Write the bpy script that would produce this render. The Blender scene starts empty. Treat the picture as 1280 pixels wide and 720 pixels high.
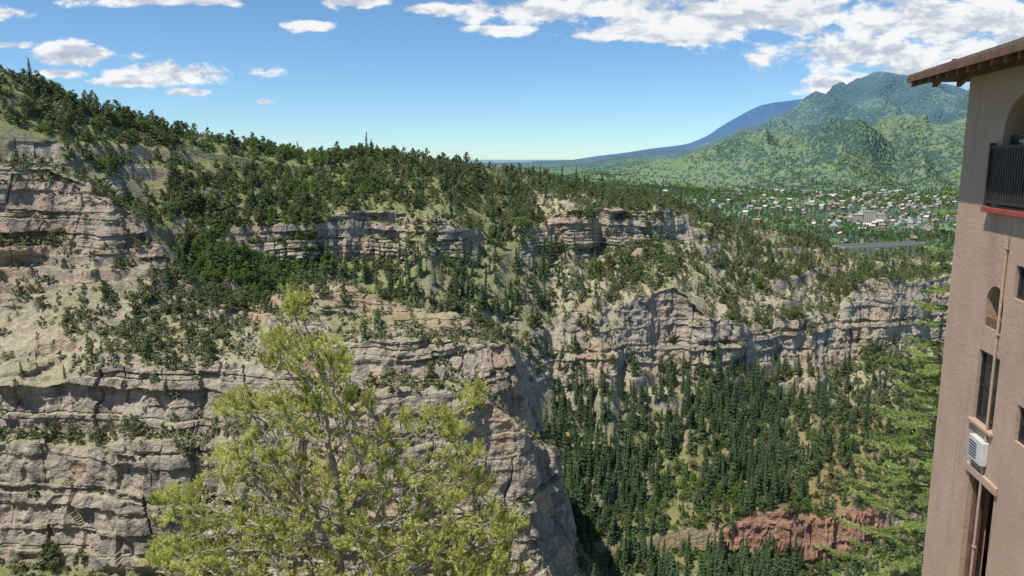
import bpy, math, random
import numpy as np
from mathutils import Vector, Matrix

rng = np.random.default_rng(7)
random.seed(7)
scene = bpy.context.scene
scene.view_settings.view_transform = 'Standard'
scene.view_settings.look = 'None'
scene.view_settings.exposure = 0

# ------------------------------------------------------------------ image pixel to world helper (back-projected through the camera)
PITCH = math.radians(9.7); F = 949.0
CP, SP = math.cos(PITCH), math.sin(PITCH)
def W(u, v, d):
    """world point seen at image pixel (u,v), placed at estimated depth d along Y"""
    dx = (u-640.0)/F; dy = (v-360.0)/F
    y = CP - dy*SP; z = -SP - dy*CP
    k = d/y
    return np.array([dx*k, d, z*k])
def project(P):
    x, y, z = P[..., 0], P[..., 1], P[..., 2]
    dep = np.maximum(y*CP - z*SP, 0.1); up = y*SP + z*CP
    return 640+F*x/dep, 360-F*up/dep

# ------------------------------------------------------------------ numpy noise
def _hash(ix, iy, iz, seed):
    h = (ix*374761393 + iy*668265263 + iz*1440670441 + seed*974634777) & 0xffffffff
    h = ((h ^ (h >> 13))*1274126177) & 0xffffffff
    h = (h ^ (h >> 16)); h = (h*2246822519) & 0xffffffff
    return ((h ^ (h >> 15)) & 0xffffff)/float(0xffffff)
def vnoise(x, y, z, seed=0):
    x0 = np.floor(x).astype(np.int64); y0 = np.floor(y).astype(np.int64); z0 = np.floor(z).astype(np.int64)
    fx, fy, fz = x-x0, y-y0, z-z0
    fx = fx*fx*(3-2*fx); fy = fy*fy*(3-2*fy); fz = fz*fz*(3-2*fz)
    r = 0
    for a in (0, 1):
        for b in (0, 1):
            for c in (0, 1):
                w = (fx if a else 1-fx)*(fy if b else 1-fy)*(fz if c else 1-fz)
                r = r + w*_hash(x0+a, y0+b, z0+c, seed)
    return r*2-1
def fbm(P, scale, octv=4, seed=0, zs=1.0, gain=0.5):
    x, y, z = P[..., 0]/scale, P[..., 1]/scale, P[..., 2]/scale*zs
    a = 1.0; r = 0; t = 0
    for o in range(octv):
        r = r + a*vnoise(x+o*17.3, y-o*9.1, z+o*5.7, seed+o); t += a
        a *= gain; x, y, z = x*2.03, y*2.03, z*2.03
    return r/t*1.5
def sstep(a, b, x):
    t = np.clip((x-a)/(b-a), 0, 1); return t*t*(3-2*t)

# ------------------------------------------------------------------ mesh helpers
def new_obj(name, me, parent=None):
    ob = bpy.data.objects.new(name, me)
    scene.collection.objects.link(ob)
    if parent: ob.parent = parent
    return ob
def np_mesh(name, V, Fc, mats=(), smooth=False, midx=None):
    V = np.asarray(V, dtype=np.float32).reshape(-1, 3)
    Fc = np.asarray(Fc, dtype=np.int32); n, k = Fc.shape
    me = bpy.data.meshes.new(name)
    me.vertices.add(len(V)); me.vertices.foreach_set('co', V.ravel())
    me.loops.add(n*k); me.loops.foreach_set('vertex_index', Fc.ravel())
    me.polygons.add(n)
    me.polygons.foreach_set('loop_start', np.arange(0, n*k, k, dtype=np.int32))
    me.polygons.foreach_set('loop_total', np.full(n, k, dtype=np.int32))
    me.polygons.foreach_set('use_smooth', np.full(n, smooth, dtype=bool))
    for m in mats: me.materials.append(m)
    if midx is not None: me.polygons.foreach_set('material_index', np.asarray(midx, dtype=np.int32))
    me.update(calc_edges=True)
    return me
def fattr(me, name, arr):
    a = me.attributes.new(name, 'FLOAT', 'POINT')
    a.data.foreach_set('value', np.asarray(arr, dtype=np.float32).ravel())
def grid_faces(nr, nc):
    i = np.arange(nr-1)[:, None]*nc + np.arange(nc-1)[None, :]
    return np.stack([i, i+1, i+nc+1, i+nc], -1).reshape(-1, 4)

# ------------------------------------------------------------------ material helpers
class NT:
    def __init__(s, name, world=False):
        if world:
            s.m = bpy.data.worlds.new(name)
        else:
            s.m = bpy.data.materials.new(name)
        s.m.use_nodes = True; s.t = s.m.node_tree; s.t.nodes.clear()
    def n(s, typ, **kw):
        nd = s.t.nodes.new(typ)
        for k, v in kw.items(): setattr(nd, k, v)
        return nd
    def put(s, sock, val):
        if isinstance(val, bpy.types.NodeSocket): s.t.links.new(val, sock)
        else: sock.default_value = val
    def math(s, op, a, b=0.0, c=0.0, clamp=False):
        nd = s.n('ShaderNodeMath', operation=op, use_clamp=clamp)
        s.put(nd.inputs[0], a); s.put(nd.inputs[1], b)
        return nd.outputs[0]
    def vmath(s, op, a, b=(0, 0, 0)):
        nd = s.n('ShaderNodeVectorMath', operation=op)
        s.put(nd.inputs[0], a); s.put(nd.inputs[1], b)
        return nd.outputs['Value'] if op in ('LENGTH', 'DOT_PRODUCT') else nd.outputs[0]
    def mix(s, fac, a, b, mode='MIX'):
        nd = s.n('ShaderNodeMix', data_type='RGBA', blend_type=mode)
        s.put(nd.inputs[0], fac)
        s.put(nd.inputs[6], (*a, 1) if isinstance(a, tuple) else a)
        s.put(nd.inputs[7], (*b, 1) if isinstance(b, tuple) else b)
        return nd.outputs[2]
    def sm(s, x, a, b):
        nd = s.n('ShaderNodeMapRange', interpolation_type='SMOOTHSTEP')
        s.put(nd.inputs[0], x); nd.inputs[1].default_value = a; nd.inputs[2].default_value = b
        return nd.outputs[0]
    def noise(s, vec, scale, detail=4, rough=0.55, dist=0.0):
        nd = s.n('ShaderNodeTexNoise'); s.put(nd.inputs['Vector'], vec)
        nd.inputs['Scale'].default_value = scale; nd.inputs['Detail'].default_value = detail
        nd.inputs['Roughness'].default_value = rough; nd.inputs['Distortion'].default_value = dist
        return nd.outputs[0]
    def ramp(s, x, stops):
        nd = s.n('ShaderNodeValToRGB'); cr = nd.color_ramp
        while len(cr.elements) < len(stops): cr.elements.new(0.5)
        for e, (p, c) in zip(cr.elements, stops): e.position = p; e.color = (*c, 1)
        s.put(nd.inputs[0], x); return nd.outputs[0]
    def pos(s): return s.n('ShaderNodeNewGeometry').outputs['Position']
    def diffuse(s, col, bump=None, bs=.5, bd=.1, transl=None):
        b = s.n('ShaderNodeBsdfDiffuse'); s.put(b.inputs[0], (*col, 1) if isinstance(col, tuple) else col)
        if bump is not None:
            bn = s.n('ShaderNodeBump'); bn.inputs['Strength'].default_value = bs; bn.inputs['Distance'].default_value = bd
            s.put(bn.inputs['Height'], bump); s.t.links.new(bn.outputs[0], b.inputs['Normal'])
        res = b.outputs[0]; out = s.n('ShaderNodeOutputMaterial')
        if transl:
            tr = s.n('ShaderNodeBsdfTranslucent'); s.put(tr.inputs[0], (*col, 1) if isinstance(col, tuple) else col)
            mx = s.n('ShaderNodeMixShader'); mx.inputs[0].default_value = transl
            s.t.links.new(res, mx.inputs[1]); s.t.links.new(tr.outputs[0], mx.inputs[2]); res = mx.outputs[0]
        s.t.links.new(res, out.inputs[0]); return s.m
    def bsdf(s, col, rough=0.9, bump=None, bs=0.5, bd=0.1, spec=0.2, metal=0.0):
        b = s.n('ShaderNodeBsdfPrincipled')
        s.put(b.inputs['Base Color'], col if not isinstance(col, tuple) else (*col, 1))
        s.put(b.inputs['Roughness'], rough); b.inputs['Specular IOR Level'].default_value = spec
        b.inputs['Metallic'].default_value = metal
        if bump is not None:
            bn = s.n('ShaderNodeBump'); bn.inputs['Strength'].default_value = bs; bn.inputs['Distance'].default_value = bd
            s.put(bn.inputs['Height'], bump); s.t.links.new(bn.outputs[0], b.inputs['Normal'])
        out = s.n('ShaderNodeOutputMaterial'); s.t.links.new(b.outputs[0], out.inputs[0]); return s.m

def terrain_mat(name):
    t = NT(name); P = t.pos()
    att = lambda n: t.n('ShaderNodeAttribute', attribute_name=n).outputs['Fac']
    nz = t.n('ShaderNodeSeparateXYZ'); t.t.links.new(t.n('ShaderNodeNewGeometry').outputs['Normal'], nz.inputs[0])
    up = nz.outputs[2]
    patch = t.noise(P, 0.05, 4, 0.6)
    sv = t.vmath('MULTIPLY', P, (0.05, 0.05, 0.42))
    wv = t.n('ShaderNodeCombineXYZ'); t.put(wv.inputs[2], t.math('MULTIPLY', patch, 2.5))
    strata = t.noise(t.vmath('ADD', sv, wv.outputs[0]), 1.0, 6, 0.72)
    rock = t.ramp(strata, [(0.30, (0.22, 0.195, 0.165)), (0.42, (0.44, 0.375, 0.295)), (0.5, (0.58, 0.495, 0.385)), (0.57, (0.34, 0.30, 0.25)), (0.70, (0.62, 0.56, 0.45))])
    rock = t.mix(t.math('MULTIPLY', t.sm(patch, 0.49, 0.61), 0.62), rock, (0.60, 0.41, 0.27))
    streak = t.noise(t.vmath('MULTIPLY', P, (0.22, 0.22, 0.06)), 1.0, 6, 0.75)
    rock = t.mix(t.math('MULTIPLY', t.sm(streak, 0.475, 0.61), 0.68), rock, (0.165, 0.16, 0.15))
    n2 = t.noise(P, 0.9, 5, 0.7)
    rock = t.mix(t.math('MULTIPLY', t.sm(n2, 0.56, 0.70), 0.4), rock, (0.12, 0.10, 0.085))
    rock = t.mix(att('red'), rock, t.mix(0.65, rock, (0.38, 0.13, 0.07)))
    n1 = t.noise(P, 0.07, 4, 0.6); n3 = t.noise(P, 2.4, 3, 0.65)
    soil = t.mix(t.sm(n2, 0.3, 0.7), (0.34, 0.285, 0.19), (0.60, 0.53, 0.39))
    grass = t.mix(n2, (0.17, 0.19, 0.07), (0.34, 0.35, 0.16))
    gsel = t.sm(t.math('ADD', t.math('ADD', t.math('MULTIPLY', n1, 0.6), t.math('MULTIPLY', n3, 0.6)), t.math('MULTIPLY', att('green'), 0.45)), 0.63, 0.88)
    ground = t.mix(gsel, soil, grass)
    ground = t.mix(att('red'), ground, t.mix(0.45, ground, (0.40, 0.18, 0.11)))
    up2 = t.math('SUBTRACT', up, t.math('MULTIPLY', att('rock'), .16))
    steep = t.math('SUBTRACT', 1.0, t.sm(up2, 0.48, 0.74))
    rf = t.math('MULTIPLY', steep, t.math('ADD', 0.4, att('rock')), clamp=True)
    col = t.mix(rf, ground, rock)
    return t.diffuse(col, t.math('ADD', n2, t.math('MULTIPLY', strata, .9)), 1.0, 1.0)

def mountain_mat(name, c_tree, c_grass, c_rock, haze_tint, hz, sc=1.0):
    t = NT(name); P = t.pos()
    n1 = t.noise(P, 0.0022*sc, 5, 0.6)
    vo = t.n('ShaderNodeTexVoronoi', feature='F1'); t.put(vo.inputs['Vector'], P); vo.inputs['Scale'].default_value = 0.06*sc
    n2 = t.noise(P, 0.03*sc, 4, 0.7)
    dens = t.math('ADD', t.math('MULTIPLY', n1, 1.1), t.math('MULTIPLY', n2, 0.8))
    spots = t.math('SUBTRACT', dens, t.math('MULTIPLY', vo.outputs['Distance'], 0.45))
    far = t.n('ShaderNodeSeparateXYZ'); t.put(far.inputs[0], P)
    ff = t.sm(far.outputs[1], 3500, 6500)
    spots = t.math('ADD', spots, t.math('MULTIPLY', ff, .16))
    c = t.mix(t.sm(spots, 0.58, 0.86), c_grass, c_tree)
    n3 = t.noise(P, 0.006*sc, 5, 0.65)
    c = t.mix(t.math('MULTIPLY', t.sm(n3, 0.58, 0.70), 0.5), c, c_rock)
    c = t.mix(t.math('ADD', hz[0], t.math('MULTIPLY', ff, hz[1])), c, haze_tint)  # air haze painted into the surface colour, stronger with distance along Y
    return t.diffuse(c, t.math('ADD', n2, t.math('MULTIPLY', vo.outputs['Distance'], -0.6)), 0.9, 16.0/sc)

def leaf_mat(name, c1, c2, transl=0.25, scale=0.6, inst=True):
    t = NT(name)
    tc = t.n('ShaderNodeTexCoord').outputs['Object']
    f = t.sm(t.noise(tc, scale, 2, 0.6), 0.3, 0.7)
    if inst:
        r = t.n('ShaderNodeObjectInfo').outputs['Random']
        f = t.math('ADD', t.math('MULTIPLY', f, 0.4), t.math('MULTIPLY', r, 0.7), clamp=True)
    return t.diffuse(t.mix(f, c1, c2), transl=transl)

def plain(name, c, rough=0.8, var=0.15, scale=3.0, bump=0.2, bd=0.02, spec=0.3, metal=0.0):
    t = NT(name); P = t.n('ShaderNodeTexCoord').outputs['Object']
    n = t.noise(P, scale, 5, 0.6)
    a = tuple(x*(1-var) for x in c); b = tuple(min(1, x*(1+var)) for x in c)
    return t.bsdf(t.mix(t.sm(n, 0.25, 0.75), a, b), rough, t.noise(P, scale*8, 4, 0.6), bump, bd, spec, metal)

M_ter = terrain_mat('canyon_rock_and_soil')
M_bark = plain('bark', (0.16, 0.12, 0.09), 0.95, 0.35, 6, 0.6, 0.02)

# ------------------------------------------------------------------ loft terrain
def gsmooth(A, sig, axis):
    if sig <= 0: return A
    r = int(sig*3); k = np.exp(-0.5*(np.arange(-r, r+1)/sig)**2); k /= k.sum()
    pad = [(0, 0)]*A.ndim; pad[axis] = (r, r)
    B = np.pad(A, pad, mode='edge'); out = np.zeros_like(A)
    for i, w in enumerate(k):
        sl = [slice(None)]*A.ndim; sl[axis] = slice(i, i+A.shape[axis]); out += w*B[tuple(sl)]
    return out
def loft(R, ncols, subs, sig=6, rsig=1.5, hook=None):
    R = np.asarray(R, float); nR, nS, _ = R.shape
    seg = np.linalg.norm(np.diff(R, axis=1), axis=2).mean(0)
    L = np.concatenate([[0], np.cumsum(seg)]); q = np.linspace(0, L[-1], ncols)
    C = np.stack([np.stack([np.interp(q, L, R[r, :, k]) for k in range(3)], -1) for r in range(nR)])
    C = gsmooth(C, sig, 1)
    if hook: C = hook(C, q)
    stat = np.interp(q, L, np.arange(nS))
    rows = []; rc = []
    for r in range(nR-1):
        n = subs[r]
        for j in range(n): rows.append(C[r]*(1-j/n)+C[r+1]*(j/n)); rc.append(r+j/n)
    rows.append(C[-1]); rc.append(nR-1)
    P = np.stack(rows); P = gsmooth(P, rsig, 0)
    return P, np.array(rc), stat
def n1d(q, wl, seed, octv=3):
    z = q*0
    return fbm(np.stack([q, z+seed*13.7, z], -1), wl, octv, seed)
def normals(P):
    du = np.gradient(P, axis=1); dv = np.gradient(P, axis=0)
    n = np.cross(du, dv); n /= np.linalg.norm(n, axis=2, keepdims=True)+1e-9
    return n
zs = np.arange(-260, 120, 0.1)
def make_strata(seed):
    r = np.random.default_rng(seed); prof = np.zeros_like(zs); lid = np.zeros_like(zs); z = zs[0]; k = 0; base = 0
    while z < zs[-1]:
        th = r.choice([0.6, 1.2, 2.2, 3.6, 6.0], p=[.24, .24, .24, .18, .10])*r.uniform(0.8, 1.2)
        m = (zs >= z) & (zs < z+th); f = (zs[m]-z)/th
        if r.random() < .25: base = r.uniform(-.9, .9)
        prof[m] = base+r.uniform(-.7, .7) - 0.4*(f-0.5)
        prof[m & (zs < z+0.3)] -= r.uniform(0.0, 1.1)
        lid[m] = k; k += 1; z += th
    return prof, lid
SPROF, SLID = make_strata(5)
def cliffs(P, N, cl, amp=1.6, seed=3):
    nh = N.copy(); nh[..., 2] *= 0.1; nh /= np.linalg.norm(nh, axis=2, keepdims=True)+1e-9
    wz = P[..., 2] + 1.3*fbm(P, 34, 2, seed) + 0.03*P[..., 0] + 0.45*fbm(P, 5, 3, seed+4)
    pr = np.interp(wz, zs, SPROF)
    li = SLID[np.clip(((wz-zs[0])/0.1).astype(int), 0, len(zs)-1)].astype(np.int64)
    d = np.linalg.norm(np.diff(P[P.shape[0]//2], axis=0), axis=1); along = np.concatenate([[0], np.cumsum(d)])[None, :]+0*P[..., 0]
    bw = 1.4+4.5*_hash(li, li*0, li*0, 9)
    a = (along + 1.6*fbm(P, 6, 3, seed+7))/bw + 7*_hash(li, li*0+1, li*0, 9)
    bi = np.floor(a).astype(np.int64)
    blk = _hash(bi, li, li*0, 21)*2-1
    a2 = (along+3.0*fbm(P, 15, 3, seed+8))/6.0; b2 = np.floor(a2).astype(np.int64); f2 = a2-b2
    zl = np.floor((wz)/8).astype(np.int64)
    big = (_hash(b2, zl, b2*0, 5)*2-1)
    c2 = np.where(f2 < 0.06, -1.0, 0)*(_hash(b2, zl, b2*0, 77) < .35)
    msk = 0.35+0.65*sstep(-.3, .4, fbm(P, 16, 3, seed+30))
    rid = 1-2*np.abs(fbm(P, 6, 3, seed+20, zs=.7))
    off = amp*(0.95*pr*msk + 0.42*blk*msk + 0.65*big + 0.7*c2) + 3.2*fbm(P, 24, 3, seed+11, zs=0.3) + 0.7*rid + 0.5*fbm(P, 2.0, 3, seed+12)
    return nh*(off*cl)[..., None]
def terrace(P, mask, T, seed, sharp=.13):
    zt = P[..., 2]+1.9*fbm(P, 30, 3, seed)+.8*fbm(P, 8, 3, seed+1)+.04*P[..., 0]; f = zt/T-np.floor(zt/T)
    P[..., 2] += mask*T*(sstep(.5-sharp, .5+sharp, f)-f)*.85
def scatter(P, dens, n, r):
    a = P[:-1, :-1]; b = P[:-1, 1:]; c = P[1:, :-1]
    ar = np.abs(((b-a)[..., 0]*(c-a)[..., 1]-(b-a)[..., 1]*(c-a)[..., 0]))
    w = (ar*dens[:-1, :-1]).ravel(); w = np.maximum(w, 0); w /= w.sum()
    i = r.choice(len(w), n, p=w); nc = P.shape[1]-1; ri, ci = i//nc, i % nc
    s, t = r.random(n)[:, None], r.random(n)[:, None]
    return (P[ri, ci]*(1-s)*(1-t)+P[ri, ci+1]*s*(1-t)+P[ri+1, ci]*(1-s)*t+P[ri+1, ci+1]*s*t)

# ---- main hillside across the canyon
st = [
 (-260,(700,200),(600,208),(580,210),(420,225),(400,228),(260,240),(235,244),(130,258),(20,270)),
 (0,   (700,205),(600,212),(580,214),(420,226),(400,229),(245,240),(222,245),(150,258),(86,278)),
 (100, (710,205),(600,213),(585,215),(430,228),(410,231),(262,250),(240,254),(180,268),(128,290)),
 (200, (720,205),(620,213),(600,215),(450,228),(420,232),(290,262),(270,266),(210,285),(154,305)),
 (330, (730,205),(640,214),(620,216),(450,232),(425,238),(312,275),(274,279),(225,300),(182,330)),
 (450, (740,205),(650,216),(630,218),(460,238),(425,244),(330,285),(266,290),(232,315),(196,350)),
 (580, (760,208),(670,220),(650,222),(470,252),(425,258),(330,300),(290,304),(247,340),(209,390)),
 (625, (765,210),(680,224),(660,226),(475,264),(420,270),(318,308),(300,320),(252,352),(216,405)),
 (690, (770,215),(700,228),(680,230),(480,282),(402,288),(315,330),(270,334),(248,368),(225,425)),
 (770, (760,215),(690,232),(670,234),(472,290),(380,297),(304,350),(262,354),(253,385),(242,440)),
 (840, (750,215),(690,235),(665,237),(452,300),(368,308),(302,368),(266,372),(262,398),(255,455)),
 (890, (740,218),(690,238),(655,240),(486,298),(408,306),(320,370),(295,385),(282,410),(270,465)),
 (960, (735,225),(692,241),(630,244),(450,325),(402,331),(345,380),(325,395),(305,430),(287,480)),
 (1045,(730,232),(695,246),(632,249),(464,345),(396,352),(358,395),(342,412),(326,450),(311,505)),
 (1075,(725,235),(690,249),(634,252),(442,352),(350,362),(343,415),(338,432),(330,460),(322,510)),
 (1170,(710,250),(680,258),(640,262),(434,375),(350,385),(346,440),(341,455),(335,480),(324,525)),
 (1420,(700,280),(680,288),(640,292),(440,395),(355,405),(345,450),(342,465),(334,500),(316,560)),
]
rows = []
for j in range(1, 10): rows.append([W(s[0], *s[j]) for s in st])
rows = np.array(rows)
H0 = rows[0]+np.array([0, -14, -5.0])
K = rows[-1]
dirk = K[:, :2]/np.linalg.norm(K[:, :2], axis=1, keepdims=True)
B1 = K.copy(); B1[:, :2] += dirk*60; B1[:, 2] -= 14
B2 = K.copy(); B2[:, :2] += dirk*200; B2[:, 2] -= 90
B3 = K.copy(); B3[:, :2] += dirk*420; B3[:, 2] = -210
R = np.concatenate([[H0], rows, [B1, B2, B3]])
def hookH(C, q):
    for (lo, hi, sd, ga) in ((4, 5, 1, .85), (6, 7, 2, .85)):
        nz_ = n1d(q, 42, sd)+.5*n1d(q, 14, sd+10)
        g = sstep(.12, .45, n1d(q, 40, sd+5)+.25*n1d(q, 12, sd+7))*ga
        kk = 1+0.024*nz_
        C[lo] = C[lo]*(kk*(1-.035*g))[:, None]; C[hi] = C[hi]*(kk*(1+.030*g))[:, None]
        C[lo][:, 2] += 3.2*n1d(q, 22, sd+20); C[hi][:, 2] += 3.6*n1d(q, 18, sd+21, 4)
    return C
NC = 1150
P, rc, stt = loft(R, NC, [6, 22, 22, 110, 74, 80, 50, 44, 60, 14, 8, 4], sig=5, hook=hookH)
U, V = project(P); N = normals(P)
if N[..., 2].mean() < 0: N = -N
RC = rc[:, None]+0*P[..., 0]
def band(lo, hi, e=0.08): return sstep(lo-e, lo+e, RC)*(1-sstep(hi-e*0.7, hi+e*0.7, RC))
mB = np.interp(U, [200, 300, 340, 560, 600, 660, 690, 850, 880, 1000], [0.2, 0.5, 1, 1, .25, .25, 1, 1, .4, .2])
mC = np.interp(U, [600, 670, 700, 920, 945, 960, 1045, 1055, 1180], [.3, .8, 1, 1, .35, .95, .95, .8, 1.])
mR = np.interp(U, [800, 880, 910, 1090, 1120], [0.1, .3, 1, 1, .3])
steep0 = 1-sstep(.55, .8, N[..., 2])
cl = np.maximum.reduce([band(6, 7)*mB, band(4, 5)*mC, band(2, 3, .15)*mR])*(.25+.75*steep0)
outc = sstep(0.3, 0.55, fbm(P, 20, 3, 55, zs=1.5))*0.7*(RC > 3)*(RC < 8)
clt = np.maximum(cl, outc)
slope_fade = sstep(0, 1, RC)
P[..., 2] += slope_fade*(1-.6*cl)*(2.4*fbm(P, 48, 3, 1)+1.0*fbm(P, 11, 3, 2)+0.3*fbm(P, 3, 2, 4))
gul = fbm(np.stack([P[..., 0]*1.0, P[..., 1]*0.25, P[..., 2]*0.2], -1), 26, 2, 31)
P[..., 2] += slope_fade*3.0*gul*(RC < 8.6)
tm = sstep(.02, .38, fbm(P, 32, 3, 401)+.3*fbm(P, 9, 2, 402))*(RC > 1.5)*(1-sstep(8.2, 8.9, RC))*(1-cl)*np.interp(U, [0, 560, 700], [.55, .6, .95])
terrace(P, tm, 7.5, 403)
P += cliffs(P, N, clt, 1.25, 3)
HILL = P; HU, HV, HRC = U, V, RC
N2 = normals(gsmooth(gsmooth(P, 2, 0), 2, 1))
if N2[..., 2].mean() < 0: N2 = -N2
HN = N2
me = np_mesh('canyon_hillside', P, grid_faces(*P.shape[:2]), [M_ter])
fattr(me, 'rock', np.clip(np.maximum(clt*1.2, tm), 0, 1))
red = mR*band(1.7, 3.5, .4)*0.9 + 0.95*sstep(0, 1, 1-np.hypot((U-1020)/50, (V-290)/24))
fattr(me, 'red', np.clip(red, 0, 1))
green = np.clip(np.interp(U, [0, 430, 620, 700, 1100], [1, .9, .6, .3, .4])*np.interp(V, [0, 260, 420], [1, 1, .7]) + 0.4*sstep(480, 560, V), 0, 1)
fattr(me, 'green', green)
new_obj('canyon_hillside', me)

# ---- limestone spur in front
sp = [
 [(-260,700,150),(-260,560,156),(-260,490,160),(-260,400,182),(-260,310,197),(-260,180,203)],
 [(-60,695,150),(-60,562,156),(-60,482,160),(-60,400,184),(-60,320,196),(-60,200,206)],
 [(0,692,150),(0,565,156),(0,478,160),(0,400,185),(0,322,197),(0,206,206)],
 [(60,696,149),(60,562,157),(60,472,161),(60,402,186),(60,322,199),(60,214,208)],
 [(100,700,149),(100,560,157),(100,466,162),(100,403,186),(100,322,201),(100,226,209)],
 [(135,704,148),(135,560,157),(135,461,162),(135,405,187),(135,324,202),(135,252,209)],
 [(165,706,148),(165,560,156),(165,459,162),(165,408,187),(165,322,204),(165,270,210)],
 [(205,712,148),(205,560,155),(205,457,162),(205,410,186),(205,340,206),(205,318,210)],
 [(255,718,147),(255,555,155),(255,456,163),(255,418,182),(255,372,200),(255,362,206)],
 [(310,726,146),(310,545,154),(310,452,163),(310,424,178),(310,396,190),(310,386,198)],
 [(380,735,145),(380,530,154),(380,445,162),(380,418,175),(380,388,185),(380,352,192)],
 [(430,745,143),(430,515,152),(430,434,160),(430,415,172),(430,392,182),(430,352,190)],
 [(500,750,140),(500,500,151),(500,422,159),(500,414,169),(500,402,176),(500,384,182)],
 [(565,750,142),(565,495,153),(565,419,162),(565,414,169),(565,408,175),(565,388,180)],
 [(605,748,145),(600,500,155),(600,424,166),(598,420,171),(596,415,176),(590,408,182)],
 [(680,738,150),(655,535,159),(638,432,170),(630,427,174),(622,422,178),(608,415,184)],
 [(712,705,165),(682,560,172),(650,440,178),(640,432,182),(628,427,186),(614,420,190)],
 [(712,670,192),(682,560,198),(650,445,203),(638,440,204),(625,435,205),(612,430,206)],
 [(650,640,240),(640,560,240),(620,470,238),(612,462,237),(604,456,236),(596,450,235)],
]
R = np.array([[W(*p) for p in s] for s in sp]).transpose(1, 0, 2)
od = R[0]-R[2]; od[:, 2] = 0; od /= np.linalg.norm(od, axis=1, keepdims=True)+1e-9
T0 = R[0]+od*26+np.array([0, 0, -17.0]); T00 = R[0]+od*52+np.array([0, 0, -44.0])
Kb = R[5].copy(); Kb[:, 1] += 14; Kb[:, 2] -= 6
Kc = R[5].copy(); Kc[:, 1] += 40; Kc[:, 2] -= 45
Mlo = R[1]+od*1.6; Mhi = R[1]-od*3.4+np.array([0, 0, 1.3])
R = np.concatenate([[T00, T0], R[:1], [Mlo, Mhi], R[2:], [Kb, Kc]])
def hookS(C, q):
    kk = 1+.020*n1d(q, 34, 3)+.012*n1d(q, 12, 4)
    bz = 3.5*n1d(q, 30, 7)+1.0*n1d(q, 9, 17)
    C[2] = C[2]*(kk+.008*n1d(q, 20, 8))[:, None]; C[3] = C[3]*(kk+.012*n1d(q, 16, 9))[:, None]; C[4] = C[4]*(kk+.005*n1d(q, 22, 19))[:, None]; C[5] = C[5]*(kk+.006)[:, None]
    C[5][:, 2] += 2.2*n1d(q, 15, 6, 4); C[3][:, 2] += bz; C[4][:, 2] += bz
    k2 = 1+.02*n1d(q, 26, 13)+.012*n1d(q, 9, 14)
    C[7] = C[7]*k2[:, None]; C[8] = C[8]*(k2+.004*n1d(q, 11, 15))[:, None]; C[8][:, 2] += 2.6*n1d(q, 12, 16, 4)
    return C
P, rc, stt = loft(R, 1050, [14, 40, 135, 16, 105, 50, 40, 80, 14, 12], sig=4, rsig=1.2, hook=hookS)
bench = np.exp(-((rc-3.5)/.45)**2)[:, None]
rc = np.where(rc < 3, rc, np.where(rc < 4, 3.0, rc-1))
U, V = project(P); N = normals(P)
if N[..., 2].mean() < 0: N = -N
RC = rc[:, None]+0*P[..., 0]; ST = stt[None, :]+0*P[..., 0]
outm = np.interp(ST, [0, 5, 6, 7, 8, 10, 10.6, 13.5, 15], [1, 1, 1, .6, .15, .25, .9, 1, .6])
cl = np.maximum(band(2, 4, .05), band(6, 7, .1)*outm)*(1-.35*bench)
outc = sstep(0.25, 0.5, fbm(P, 14, 3, 58, zs=1.5))*0.7*(RC > 4)
clt = np.maximum(cl, outc)
P[..., 2] += (1-.7*cl)*(1.3*fbm(P, 26, 3, 11)+0.8*fbm(P, 7, 3, 12)+0.2*fbm(P, 2, 2, 14))
tm = sstep(.0, .3, fbm(P, 22, 3, 411))*(RC > 4.1)*(1-cl)*.9
terrace(P, tm, 3.6, 413, .16)
P += cliffs(P, N, clt, 1.25, 43)
SPUR = P; SU, SV, SRC = U, V, RC
N2 = normals(gsmooth(gsmooth(P, 2, 0), 2, 1))
if N2[..., 2].mean() < 0: N2 = -N2
SN = N2
me = np_mesh('limestone_cliff', P, grid_faces(*P.shape[:2]), [M_ter])
fattr(me, 'rock', np.clip(np.maximum(clt*1.2, tm), 0, 1)); fattr(me, 'red', 0.03*np.ones(P.shape[:2])+.20*(RC > 5.9)); fattr(me, 'green', 0.12*np.ones(P.shape[:2])+0.5*(RC < 2)+.14*(RC > 4.1)+.2*bench)
new_obj('limestone_cliff', me)

# ---- near slope under the viewpoint
def near_z(x, y):
    z = -6.5-0.45*np.maximum(y, -8)
    z = np.where(y > 34, -21.8-0.95*(y-34), z)
    z = np.maximum(z, -128-0.03*(y-140))
    return z - 3.5*sstep(-12, -2, x)*(1-sstep(6, 14, x))*sstep(16, 30, y) + 0.0
xs = np.linspace(-260, 260, 420); ys = np.concatenate([np.linspace(-60, 50, 180), np.linspace(50.5, 205, 130)])
X, Y = np.meshgrid(xs, ys); P = np.stack([X, Y, near_z(X, Y)], -1)
P[..., 2] += 0.5*fbm(P, 9, 4, 71)+0.02*np.abs(Y)*fbm(P, 30, 3, 72)
NEAR = P
me = np_mesh('near_slope_ground', P, grid_faces(*P.shape[:2]), [M_ter])
fattr(me, 'rock', 0.4*np.ones(P.shape[:2])); fattr(me, 'red', 0.15*np.ones(P.shape[:2])); fattr(me, 'green', 0.5*np.ones(P.shape[:2]))
new_obj('near_slope_ground', me)

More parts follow.
